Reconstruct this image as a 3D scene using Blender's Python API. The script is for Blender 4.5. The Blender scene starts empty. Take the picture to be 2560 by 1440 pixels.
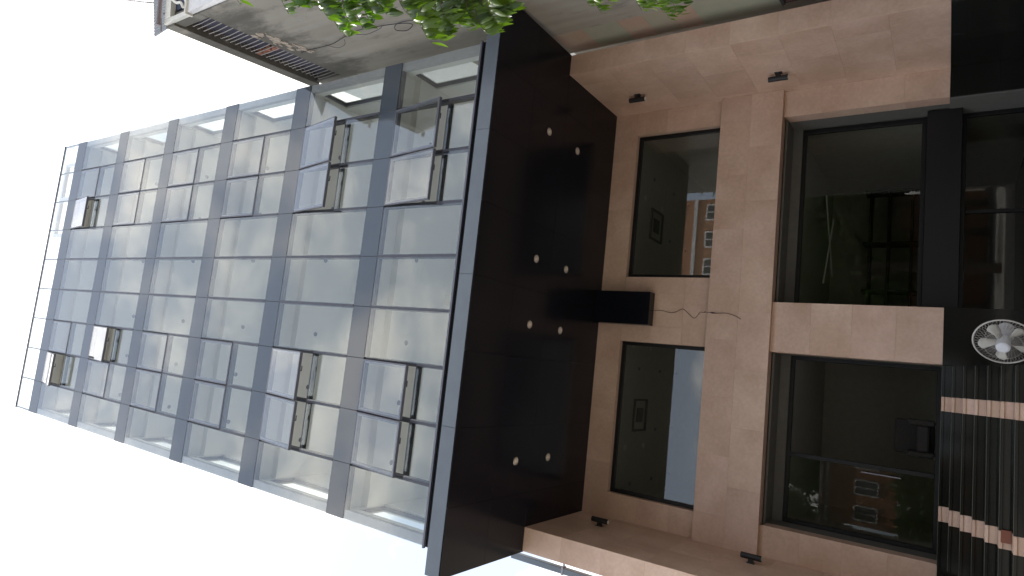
import bpy, bmesh, math, random
from mathutils import Vector, Matrix, Quaternion
random.seed(7)
SC = bpy.context.scene
COL = SC.collection
R = math.radians
G = -1.475                      # street level; z = 0 is the photographer's eye level

# ------------------------------------------------------------------ camera (phone held sideways, so the building lies on its side)
RIGHT = Vector((0.987979978, -0.153022040, 0.021904738))
UP = Vector((-0.104959395, -0.560027136, 0.821798718))
FWD = Vector((0.113486069, 0.814219787, 0.569356699))
cam = bpy.data.objects.new('camera', bpy.data.cameras.new('camera'))
COL.objects.link(cam)
mw = Matrix.Identity(4)
for i in range(3):
    mw[i][0], mw[i][1], mw[i][2] = -UP[i], RIGHT[i], -FWD[i]
mw.translation = (3.7375241, -9.8228592, 0.0)
cam.matrix_world = mw
cam.data.sensor_width = 36
cam.data.lens = 1584.9515 / 2560 * 36
cam.data.clip_start = 0.05
cam.data.clip_end = 600
SC.camera = cam

# ------------------------------------------------------------------ sky, sun, exposure
SUN_DIR = Vector((-0.05, 0.185, 0.98)).normalized()
w = bpy.data.worlds.new('World'); SC.world = w; w.use_nodes = True
nt = w.node_tree; nt.nodes.clear()
N = nt.nodes.new; L = nt.links.new
out = N('ShaderNodeOutputWorld'); bg = N('ShaderNodeBackground'); bg.inputs[1].default_value = 0.1
sky = N('ShaderNodeTexSky'); sky.sky_type = 'NISHITA'; sky.sun_disc = False
sky.sun_elevation = math.asin(SUN_DIR.z); sky.sun_rotation = math.atan2(SUN_DIR.x, SUN_DIR.y)
sky.dust_density = 2.0
tc = N('ShaderNodeTexCoord')
mp = N('ShaderNodeMapping'); mp.inputs['Scale'].default_value = (1.0, 1.0, 1.9); mp.inputs['Location'].default_value = (-1.7, 3.3, 4.1)
L(tc.outputs['Generated'], mp.inputs['Vector'])
nz = N('ShaderNodeTexNoise'); nz.inputs['Scale'].default_value = 2.6; nz.inputs['Detail'].default_value = 9; nz.inputs['Roughness'].default_value = 0.56
L(mp.outputs[0], nz.inputs['Vector'])
rp = N('ShaderNodeValToRGB'); rp.color_ramp.elements[0].position = 0.47; rp.color_ramp.elements[1].position = 0.58
L(nz.outputs[0], rp.inputs[0])
veil = N('ShaderNodeMixRGB'); veil.inputs[0].default_value = 0.58; veil.inputs[2].default_value = (6.9, 7.8, 9.2, 1)
L(sky.outputs[0], veil.inputs[1])
cl = N('ShaderNodeMixRGB'); cl.inputs[2].default_value = (13.2, 12.7, 12.0, 1)
L(rp.outputs[0], cl.inputs[0]); L(veil.outputs[0], cl.inputs[1]); L(cl.outputs[0], bg.inputs[0]); L(bg.outputs[0], out.inputs[0])

sun = bpy.data.objects.new('sun', bpy.data.lights.new('sun', 'SUN')); COL.objects.link(sun)
sun.data.energy = 3.6; sun.data.angle = R(0.6); sun.data.color = (1.0, 0.96, 0.9)
sun.rotation_euler = (-SUN_DIR).to_track_quat('-Z', 'Y').to_euler()
vs = SC.view_settings
SC.display_settings.display_device = 'sRGB'
vs.view_transform = 'Standard'; vs.look = 'None'; vs.gamma = 1; vs.use_curve_mapping = False
vs.exposure = 0.9
cy = SC.cycles
cy.max_bounces = 12; cy.diffuse_bounces = 5; cy.glossy_bounces = 5; cy.transparent_max_bounces = 24; cy.transmission_bounces = 6
cy.caustics_reflective = False; cy.caustics_refractive = False
cy.use_denoising = True
cy.sample_clamp_indirect = 6

# ------------------------------------------------------------------ materials
def new_mat(name):
    m = bpy.data.materials.new(name); m.use_nodes = True
    t = m.node_tree
    return m, t, t.nodes['Principled BSDF']

def noise_mix(t, c1, c2, scale=5, detail=6, lo=0.35, hi=0.65, vec=None, rough=0.6):
    tcn = t.nodes.new('ShaderNodeTexCoord')
    mpn = t.nodes.new('ShaderNodeMapping')
    if vec: mpn.inputs['Scale'].default_value = vec
    t.links.new(tcn.outputs['Object'], mpn.inputs[0])
    n = t.nodes.new('ShaderNodeTexNoise'); n.inputs['Scale'].default_value = scale; n.inputs['Detail'].default_value = detail; n.inputs['Roughness'].default_value = rough
    t.links.new(mpn.outputs[0], n.inputs['Vector'])
    r = t.nodes.new('ShaderNodeValToRGB')
    r.color_ramp.elements[0].position = lo; r.color_ramp.elements[1].position = hi
    r.color_ramp.elements[0].color = (*c1, 1); r.color_ramp.elements[1].color = (*c2, 1)
    t.links.new(n.outputs[0], r.inputs[0])
    return r.outputs[0], n, mpn

def vary(t, col, amount=0.12, hue=0.0):
    oi = t.nodes.new('ShaderNodeObjectInfo')
    hs = t.nodes.new('ShaderNodeHueSaturation')
    mr = t.nodes.new('ShaderNodeMapRange'); mr.inputs[3].default_value = 1 - amount; mr.inputs[4].default_value = 1 + amount
    t.links.new(oi.outputs['Random'], mr.inputs[0]); t.links.new(mr.outputs[0], hs.inputs['Value'])
    if hue:
        mh = t.nodes.new('ShaderNodeMath'); mh.operation = 'MULTIPLY_ADD'; mh.inputs[1].default_value = hue * 2; mh.inputs[2].default_value = 0.5 - hue
        mm = t.nodes.new('ShaderNodeMath'); mm.operation = 'FRACT'; m7 = t.nodes.new('ShaderNodeMath'); m7.operation = 'MULTIPLY'; m7.inputs[1].default_value = 7.13
        t.links.new(oi.outputs['Random'], m7.inputs[0]); t.links.new(m7.outputs[0], mm.inputs[0]); t.links.new(mm.outputs[0], mh.inputs[0]); t.links.new(mh.outputs[0], hs.inputs['Hue'])
    t.links.new(col, hs.inputs['Color'])
    return hs.outputs[0]

def bump(t, b, src, strength=0.2, dist=0.01):
    bn = t.nodes.new('ShaderNodeBump'); bn.inputs['Strength'].default_value = strength; bn.inputs['Distance'].default_value = dist
    t.links.new(src, bn.inputs['Height']); t.links.new(bn.outputs[0], b.inputs['Normal'])

def simple(name, c, rough=0.5, metal=0.0, spec=0.5, c2=None, scale=6, bmp=0.0, var=0.0, vec=None, coat=0.0, coat_rough=0.03):
    m, t, b = new_mat(name)
    c2 = c2 or tuple(min(1, x * 1.12) for x in c)
    o, n, _ = noise_mix(t, c, c2, scale, vec=vec)
    if var: o = vary(t, o, var)
    t.links.new(o, b.inputs['Base Color'])
    b.inputs['Roughness'].default_value = rough; b.inputs['Metallic'].default_value = metal; b.inputs['Specular IOR Level'].default_value = spec
    if coat:
        b.inputs['Coat Weight'].default_value = coat; b.inputs['Coat Roughness'].default_value = coat_rough
    if bmp: bump(t, b, n.outputs[0], bmp)
    return m

def thin_glass(name, tint, rough=0.0, gain=1.0, wave=0.0, coat=0.0):
    m, t, b = new_mat(name)
    t.nodes.remove(b)
    o = t.nodes['Material Output']
    tr = t.nodes.new('ShaderNodeBsdfTransparent'); tr.inputs[0].default_value = (*tint, 1)
    gl = t.nodes.new('ShaderNodeBsdfGlossy'); gl.inputs['Roughness'].default_value = rough; gl.inputs['Color'].default_value = (0.97, 0.98, 1, 1)
    ge = t.nodes.new('ShaderNodeNewGeometry')
    ior = t.nodes.new('ShaderNodeMapRange'); ior.inputs[3].default_value = 1.52; ior.inputs[4].default_value = 1 / 1.52
    t.links.new(ge.outputs['Backfacing'], ior.inputs[0])
    fr = t.nodes.new('ShaderNodeFresnel'); t.links.new(ior.outputs[0], fr.inputs['IOR'])
    mu = t.nodes.new('ShaderNodeMath'); mu.operation = 'MULTIPLY_ADD'; mu.inputs[1].default_value = gain; mu.inputs[2].default_value = coat; mu.use_clamp = True
    t.links.new(fr.outputs[0], mu.inputs[0])
    mx = t.nodes.new('ShaderNodeMixShader')
    t.links.new(mu.outputs[0], mx.inputs[0]); t.links.new(tr.outputs[0], mx.inputs[1]); t.links.new(gl.outputs[0], mx.inputs[2])
    t.links.new(mx.outputs[0], o.inputs['Surface'])
    if wave:
        tcn = t.nodes.new('ShaderNodeTexCoord'); n = t.nodes.new('ShaderNodeTexNoise'); n.inputs['Scale'].default_value = 0.9; n.inputs['Detail'].default_value = 1
        oi = t.nodes.new('ShaderNodeObjectInfo'); va = t.nodes.new('ShaderNodeVectorMath'); va.operation = 'ADD'
        t.links.new(tcn.outputs['Object'], va.inputs[0]); t.links.new(oi.outputs['Random'], va.inputs[1]); t.links.new(va.outputs[0], n.inputs['Vector'])
        bn = t.nodes.new('ShaderNodeBump'); bn.inputs['Strength'].default_value = wave; bn.inputs['Distance'].default_value = 0.02
        t.links.new(n.outputs[0], bn.inputs['Height']); t.links.new(bn.outputs[0], gl.inputs['Normal'])
    return m

def stone_mat():
    m, t, b = new_mat('pink_sandstone')
    o, n, mpn = noise_mix(t, (0.575, 0.395, 0.298), (0.735, 0.545, 0.445), 1.0, 9, 0.33, 0.68, rough=0.56)
    oi = t.nodes.new('ShaderNodeObjectInfo'); cx = t.nodes.new('ShaderNodeCombineXYZ'); ml = t.nodes.new('ShaderNodeMath'); ml.operation = 'MULTIPLY'; ml.inputs[1].default_value = 43
    t.links.new(oi.outputs['Random'], ml.inputs[0])
    for k in range(3): t.links.new(ml.outputs[0], cx.inputs[k])
    t.links.new(cx.outputs[0], mpn.inputs['Location'])
    n2 = t.nodes.new('ShaderNodeTexNoise'); n2.inputs['Scale'].default_value = 14; n2.inputs['Detail'].default_value = 8; n2.inputs['Roughness'].default_value = 0.7
    t.links.new(mpn.outputs[0], n2.inputs['Vector'])
    r2 = t.nodes.new('ShaderNodeValToRGB'); r2.color_ramp.elements[0].position = 0.4; r2.color_ramp.elements[0].color = (0.93, 0.92, 0.91, 1); r2.color_ramp.elements[1].position = 0.62; r2.color_ramp.elements[1].color = (1.03, 1.03, 1.03, 1)
    t.links.new(n2.outputs[0], r2.inputs[0])
    mx = t.nodes.new('ShaderNodeMixRGB'); mx.blend_type = 'MULTIPLY'; mx.inputs[0].default_value = 1
    t.links.new(o, mx.inputs[1]); t.links.new(r2.outputs[0], mx.inputs[2])
    t.links.new(vary(t, mx.outputs[0], 0.035, 0.004), b.inputs['Base Color'])
    b.inputs['Roughness'].default_value = 0.36; b.inputs['Specular IOR Level'].default_value = 0.4
    bump(t, b, n2.outputs[0], 0.03, 0.003)
    return m

MAT = {}
MAT['stone'] = stone_mat()
MAT['joint'] = simple('stone_joint', (0.36, 0.27, 0.22), 0.9)
MAT['granite'] = simple('black_granite', (0.008, 0.009, 0.008), 0.09, c2=(0.016, 0.018, 0.015), scale=60, spec=0.22, var=0.1)
MAT['strip'] = simple('grey_highlight_strip', (0.075, 0.078, 0.062), 0.5)
MAT['black_metal'] = simple('black_aluminium', (0.005, 0.006, 0.010), 0.2, c2=(0.006, 0.007, 0.012), scale=3, spec=0.22, var=0.06)
MAT['fascia'] = simple('grey_aluminium_composite', (0.12, 0.145, 0.18), 0.28, c2=(0.135, 0.165, 0.20), scale=2.5, spec=0.6, var=0.06)
MAT['spandrel'] = simple('back_painted_spandrel_glass', (0.078, 0.096, 0.124), 0.05, c2=(0.086, 0.105, 0.134), scale=1.2, spec=0.7, var=0.08)
MAT['alu'] = simple('lavender_grey_aluminium', (0.125, 0.13, 0.165), 0.38, c2=(0.145, 0.15, 0.185), scale=4, spec=0.5, var=0.05)
MAT['dark_alu'] = simple('charcoal_aluminium', (0.022, 0.023, 0.03), 0.4, spec=0.5)
MAT['black_frame'] = simple('black_window_frame', (0.008, 0.008, 0.009), 0.42, spec=0.35)
MAT['corner_trim'] = simple('pale_grey_corner_trim', (0.46, 0.46, 0.50), 0.5)
MAT['cap'] = simple('slate_grey_cover_cap', (0.055, 0.058, 0.078), 0.45, c2=(0.065, 0.068, 0.09), scale=5)
MAT['gasket'] = simple('black_rubber_gasket', (0.015, 0.015, 0.018), 0.7)
MAT['white_paint'] = simple('white_interior_paint', (0.86, 0.87, 0.86), 0.75, c2=(0.88, 0.89, 0.88), scale=1.3)
MAT['floor'] = simple('pale_floor_tile', (0.76, 0.75, 0.72), 0.3)
MAT['grey_paint'] = simple('grey_plaster_lining', (0.13, 0.13, 0.12), 0.7)
MAT['dim_paint'] = simple('olive_grey_interior_paint', (0.47, 0.455, 0.41), 0.8)
MAT['dark_wall'] = simple('dark_interior_wall', (0.07, 0.07, 0.06), 0.8)
MAT['glass'] = thin_glass('clear_curtain_glass', (0.93, 0.95, 0.94), gain=1.05, wave=0.02, coat=0.02)
MAT['side_glass'] = thin_glass('clear_side_glass', (0.95, 0.975, 0.965))
MAT['sash_glass'] = thin_glass('sash_glass', (0.935, 0.95, 0.945), gain=1.15, wave=0.02, coat=0.01)
MAT['dark_glass'] = thin_glass('smoked_glass', (0.80, 0.81, 0.78), gain=1.5, wave=0.03)
MAT['smoked_door_glass'] = thin_glass('smoked_door_glass', (0.80, 0.81, 0.78), rough=0.012, gain=0.5, wave=0.03)
MAT['lens'] = simple('downlight_reflector', (0.62, 0.50, 0.40), 0.35, metal=0.2)
MAT['ring'] = simple('brushed_steel_ring', (0.55, 0.53, 0.50), 0.3, metal=0.9)
MAT['spot'] = simple('grey_spot_fitting', (0.22, 0.23, 0.27), 0.5)
MAT['black_paint'] = simple('black_powder_coat', (0.012, 0.012, 0.014), 0.45)
MAT['clear_lens'] = simple('frosted_lamp_lens', (0.7, 0.7, 0.66), 0.25)
MAT['fan_white'] = simple('ivory_plastic_blade', (0.36, 0.35, 0.315), 0.4)
MAT['fan_wire'] = simple('pale_wire_guard', (0.38, 0.36, 0.34), 0.4)
MAT['fan_hub'] = simple('grey_motor_cap', (0.45, 0.46, 0.50), 0.35)
MAT['wire'] = simple('dark_cable', (0.035, 0.03, 0.035), 0.6)
MAT['wire_purple'] = simple('maroon_cable', (0.05, 0.02, 0.035), 0.6)
MAT['asphalt'] = simple('asphalt', (0.045, 0.045, 0.045), 0.9, c2=(0.065, 0.063, 0.06), scale=40, bmp=0.3)
MAT['paver'] = simple('concrete_paving', (0.32, 0.29, 0.26), 0.85, c2=(0.38, 0.35, 0.31), scale=9, var=0.08)
MAT['earth'] = simple('earth', (0.16, 0.13, 0.10), 0.95)
MAT['bark'] = simple('bark', (0.10, 0.075, 0.055), 0.9, c2=(0.17, 0.13, 0.10), scale=18, bmp=0.5)
MAT['rust'] = simple('weathered_steel_bar', (0.34, 0.32, 0.31), 0.6, c2=(0.42, 0.38, 0.36), scale=12)
MAT['dark_void'] = simple('dark_louvre_back', (0.07, 0.07, 0.10), 0.8)
MAT['brick'] = simple('red_brick', (0.36, 0.15, 0.10), 0.9, c2=(0.46, 0.22, 0.15), scale=20, var=0.15)
MAT['cream'] = simple('cream_painted_trim', (0.72, 0.71, 0.66), 0.6)
MAT['white_trim'] = simple('white_painted_panel', (0.74, 0.74, 0.76), 0.6)
MAT['navy'] = simple('dark_blue_void', (0.05, 0.06, 0.10), 0.7)
MAT['sheet'] = simple('pale_corrugated_sheet', (0.36, 0.385, 0.42), 0.5)
_t = MAT['sheet'].node_tree; _tr = _t.nodes.new('ShaderNodeBsdfTranslucent'); _tr.inputs[0].default_value = (0.16, 0.175, 0.20, 1); _mx = _t.nodes.new('ShaderNodeMixShader'); _mx.inputs[0].default_value = 0.6
_t.links.new(_t.nodes['Principled BSDF'].outputs[0], _mx.inputs[1]); _t.links.new(_tr.outputs[0], _mx.inputs[2]); _t.links.new(_mx.outputs[0], _t.nodes['Material Output'].inputs['Surface'])
MAT['pipe'] = simple('brown_gutter_pipe', (0.20, 0.17, 0.19), 0.5)
MAT['galv'] = simple('galvanised_steel', (0.30, 0.29, 0.33), 0.45, metal=0.5)
MAT['maroon'] = simple('maroon_panel', (0.10, 0.022, 0.02), 0.5)
MAT['flake'] = simple('broken_pale_plaster', (0.44, 0.37, 0.30), 0.9, c2=(0.54, 0.47, 0.40), scale=9, var=0.12)
MAT['orange'] = simple('orange_house_paint', (0.44, 0.215, 0.12), 0.8, var=0.04)
MAT['chair'] = simple('dark_brown_upholstery', (0.03, 0.026, 0.023), 0.8, c2=(0.045, 0.04, 0.035), scale=20)
MAT['brown_block'] = simple('brown_clay_block', (0.20, 0.075, 0.05), 0.8)
MAT['house_glass'] = simple('house_window_glass', (0.03, 0.04, 0.045), 0.05, spec=0.8)

def patch_mat(name, c, c2):
    m, t, b = new_mat(name)
    o, n, _ = noise_mix(t, c, c2, 2.6, 8, 0.3, 0.7, rough=0.65)
    t.links.new(o, b.inputs['Base Color']); b.inputs['Roughness'].default_value = 0.9
    bump(t, b, n.outputs[0], 0.3, 0.01)
    return m
MAT['patch_red'] = patch_mat('faded_red_render', (0.46, 0.30, 0.235), (0.44, 0.365, 0.275))
MAT['patch_green'] = patch_mat('faded_green_render', (0.31, 0.345, 0.26), (0.40, 0.38, 0.30))
MAT['patch_tan'] = patch_mat('faded_tan_render', (0.40, 0.325, 0.25), (0.365, 0.365, 0.28))

def render_wall_mat():
    # grey cement render with mould stains washed down from the vent band (object space: x along the wall, z height)
    m, t, b = new_mat('stained_cement_render')
    o, n, mpn = noise_mix(t, (0.345, 0.325, 0.285), (0.42, 0.395, 0.35), 0.55, 8, 0.3, 0.7, rough=0.6)
    tcn = t.nodes.new('ShaderNodeTexCoord'); sx = t.nodes.new('ShaderNodeSeparateXYZ'); t.links.new(tcn.outputs['Object'], sx.inputs[0])
    mz = t.nodes.new('ShaderNodeMapRange'); mz.inputs[1].default_value = 12.45; mz.inputs[2].default_value = 14.0
    t.links.new(sx.outputs[2], mz.inputs[0])
    mpv = t.nodes.new('ShaderNodeMapping'); mpv.inputs['Scale'].default_value = (1.5, 1.5, 0.6); t.links.new(tcn.outputs['Object'], mpv.inputs[0])
    ns = t.nodes.new('ShaderNodeTexNoise'); ns.inputs['Scale'].default_value = 1.6; ns.inputs['Detail'].default_value = 9; ns.inputs['Roughness'].default_value = 0.68
    t.links.new(mpv.outputs[0], ns.inputs['Vector'])
    ad = t.nodes.new('ShaderNodeMath'); ad.operation = 'MULTIPLY_ADD'; ad.inputs[1].default_value = 0.36; t.links.new(mz.outputs[0], ad.inputs[0]); t.links.new(ns.outputs[0], ad.inputs[2])
    rr = t.nodes.new('ShaderNodeValToRGB'); rr.color_ramp.elements[0].position = 0.54; rr.color_ramp.elements[1].position = 0.76
    t.links.new(ad.outputs[0], rr.inputs[0])
    mx = t.nodes.new('ShaderNodeMixRGB'); mx.inputs[2].default_value = (0.125, 0.12, 0.105, 1)
    mf = t.nodes.new('ShaderNodeMath'); mf.operation = 'MULTIPLY'; mf.inputs[1].default_value = 0.85; t.links.new(rr.outputs[0], mf.inputs[0]); t.links.new(mf.outputs[0], mx.inputs[0])
    t.links.new(o, mx.inputs[1])
    mps = t.nodes.new('ShaderNodeMapping'); mps.inputs['Scale'].default_value = (1.3, 1.3, 0.10); t.links.new(tcn.outputs['Object'], mps.inputs[0])
    n3 = t.nodes.new('ShaderNodeTexNoise'); n3.inputs['Scale'].default_value = 2.2; n3.inputs['Detail'].default_value = 6; t.links.new(mps.outputs[0], n3.inputs['Vector'])
    r3 = t.nodes.new('ShaderNodeValToRGB'); r3.color_ramp.elements[0].position = 0.35; r3.color_ramp.elements[0].color = (0.84, 0.82, 0.79, 1); r3.color_ramp.elements[1].position = 0.6
    t.links.new(n3.outputs[0], r3.inputs[0])
    m2 = t.nodes.new('ShaderNodeMixRGB'); m2.blend_type = 'MULTIPLY'; m2.inputs[0].default_value = 1; t.links.new(mx.outputs[0], m2.inputs[1]); t.links.new(r3.outputs[0], m2.inputs[2])
    t.links.new(m2.outputs[0], b.inputs['Base Color']); b.inputs['Roughness'].default_value = 0.92
    bump(t, b, ns.outputs[0], 0.35, 0.012)
    return m
MAT['render_wall'] = render_wall_mat()

def leaf_mat(name, c, c2, tl):
    m, t, b = new_mat(name)
    o, n, _ = noise_mix(t, c, c2, 3, 3)
    col = vary(t, o, 0.3, 0.012)
    t.links.new(col, b.inputs['Base Color']); b.inputs['Roughness'].default_value = 0.42; b.inputs['Specular IOR Level'].default_value = 0.4
    tr = t.nodes.new('ShaderNodeBsdfTranslucent'); g = t.nodes.new('ShaderNodeMixRGB'); g.blend_type = 'MULTIPLY'; g.inputs[0].default_value = 1; g.inputs[2].default_value = (1.7, 1.9, 0.5, 1)
    t.links.new(col, g.inputs[1]); t.links.new(g.outputs[0], tr.inputs[0])
    mx = t.nodes.new('ShaderNodeMixShader'); mx.inputs[0].default_value = tl
    t.links.new(b.outputs[0], mx.inputs[1]); t.links.new(tr.outputs[0], mx.inputs[2]); t.links.new(mx.outputs[0], t.nodes['Material Output'].inputs['Surface'])
    return m
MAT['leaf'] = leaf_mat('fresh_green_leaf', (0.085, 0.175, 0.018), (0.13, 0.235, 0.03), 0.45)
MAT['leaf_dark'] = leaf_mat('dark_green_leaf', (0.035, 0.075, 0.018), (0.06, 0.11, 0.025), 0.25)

# ------------------------------------------------------------------ mesh helpers
class MB:
    def __init__(s): s.v = []; s.f = []; s.smooth = False
    def box(s, x0, x1, y0, y1, z0, z1):
        b = len(s.v)
        s.v += [(x0, y0, z0), (x1, y0, z0), (x1, y1, z0), (x0, y1, z0), (x0, y0, z1), (x1, y0, z1), (x1, y1, z1), (x0, y1, z1)]
        s.f += [tuple(b + i for i in q) for q in ((0, 3, 2, 1), (4, 5, 6, 7), (0, 1, 5, 4), (1, 2, 6, 5), (2, 3, 7, 6), (3, 0, 4, 7))]
        return s
    def frame(s, x0, x1, z0, z1, y0, y1, t):
        s.box(x0, x0 + t, y0, y1, z0, z1); s.box(x1 - t, x1, y0, y1, z0, z1)
        s.box(x0 + t, x1 - t, y0, y1, z0, z0 + t); s.box(x0 + t, x1 - t, y0, y1, z1 - t, z1)
        return s
    def tube(s, pts, r, n=6, cap=True):
        pts = [Vector(p) for p in pts]; rs = r if isinstance(r, (list, tuple)) else [r] * len(pts)
        base = len(s.v); prev = None
        for i, p in enumerate(pts):
            d = (pts[min(i + 1, len(pts) - 1)] - pts[max(i - 1, 0)]).normalized()
            if prev is None:
                a = d.orthogonal().normalized()
            else:
                a = (prev - d * prev.dot(d)).normalized()
            prev = a; c = d.cross(a)
            for k in range(n):
                th = 2 * math.pi * k / n
                s.v.append(tuple(p + (a * math.cos(th) + c * math.sin(th)) * rs[i]))
        for i in range(len(pts) - 1):
            for k in range(n):
                a0 = base + i * n + k; a1 = base + i * n + (k + 1) % n
                s.f.append((a0, a1, a1 + n, a0 + n))
        if cap:
            s.f.append(tuple(base + k for k in range(n))[::-1]); e = base + (len(pts) - 1) * n
            s.f.append(tuple(e + k for k in range(n)))
        return s
    def ring(s, c, ax, R_, r, seg=28, n=5):
        c = Vector(c); ax = Vector(ax).normalized(); a = ax.orthogonal().normalized(); b2 = ax.cross(a)
        base = len(s.v)
        for i in range(seg):
            th = 2 * math.pi * i / seg; o = a * math.cos(th) + b2 * math.sin(th)
            for k in range(n):
                ph = 2 * math.pi * k / n
                s.v.append(tuple(c + o * (R_ + r * math.cos(ph)) + ax * r * math.sin(ph)))
        for i in range(seg):
            for k in range(n):
                j = (i + 1) % seg; l = (k + 1) % n
                s.f.append((base + i * n + k, base + j * n + k, base + j * n + l, base + i * n + l))
        return s
    def quad(s, *p):
        b = len(s.v); s.v += [tuple(q) for q in p]; s.f.append(tuple(range(b, b + len(p)))); return s
    def mesh(s, name, mat, bevel=0.0, smooth=False):
        me = bpy.data.meshes.new(name); me.from_pydata(s.v, [], s.f); me.update()
        if bevel:
            bm = bmesh.new(); bm.from_mesh(me)
            bmesh.ops.bevel(bm, geom=list(bm.edges), offset=bevel, segments=1, affect='EDGES', clamp_overlap=True)
            bm.to_mesh(me); bm.free()
        me.materials.append(mat)
        if smooth:
            for p in me.polygons: p.use_smooth = True
        return me
    def build(s, name, mat, parent=None, bevel=0.0, smooth=False, **props):
        o = bpy.data.objects.new(name, s.mesh(name, MAT[mat] if isinstance(mat, str) else mat, bevel, smooth)); COL.objects.link(o)
        if parent is not None: o.parent = parent; o.matrix_parent_inverse = parent.matrix_basis.inverted()
        for k, v in props.items(): o[k] = v
        return o

def thing(name, label, cat, loc=(0, 0, 0), group=None):
    o = bpy.data.objects.new(name, None); COL.objects.link(o); o.location = loc; o.empty_display_size = 0.2
    o['label'] = label; o['category'] = cat
    if group: o['group'] = group
    bpy.context.view_layer.update()
    return o

def tag(o, label, cat, group=None):
    o['label'] = label; o['category'] = cat
    if group: o['group'] = group
    return o

def copy_tree(root, dx):
    """A thing, its parts and sub-parts, moved by dx."""
    kids = {}
    for o in COL.objects:
        if o.parent: kids.setdefault(o.parent, []).append(o)
    def cp(o, par):
        c = o.copy(); COL.objects.link(c)
        if par is not None: c.parent = par
        else: c.location = o.location + Vector(dx)
        for k in kids.get(o, []): cp(k, c)
        return c
    return cp(root, None)

def box(name, mat, parent, x0, x1, y0, y1, z0, z1, bevel=0.0, **props):
    return MB().box(x0, x1, y0, y1, z0, z1).build(name, mat, parent, bevel, **props)

# ------------------------------------------------------------------ the street
box('ground', 'earth', None, -150, 150, -150, 150, G - 0.30, G - 0.16, kind='structure')
box('road', 'asphalt', None, -150, 150, -19.0, -11.2, G - 0.155, G - 0.12, kind='structure')
pv = box('pavement', 'paver', None, -60, 60, -11.05, 1.2, G - 0.155, G, kind='structure')
box('far_pavement', 'paver', None, -60, 60, -24, -19.15, G - 0.155, G, kind='structure')
box('kerb', 'cream', None, -60, 60, -11.2, -11.05, G - 0.155, G + 0.01, kind='structure')

# ------------------------------------------------------------------ the glass office building
PW = 1.15; NX = 9; W = PW * NX
X0, X1 = 0.0, W
ROWS = [(27.395, 24.643), (23.999, 21.265), (20.654, 17.929), (17.292, 14.582), (13.969, 11.217), (10.645, 8.312)]   # glass top and bottom of the six storeys
PAR_TOP, PAR_BOT = 29.364, 28.115
DEPTH = 9.0
SPL = 1.57
bld = thing('office_building', 'six storey glass office building over a pink stone base, awning windows open', 'building', (5.2, 4.5, G))

def pane_box(x0, x1, z0, z1, y=0.0, t=0.012):
    return MB().box(x0, x1, y, y + t, z0, z1)

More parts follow.
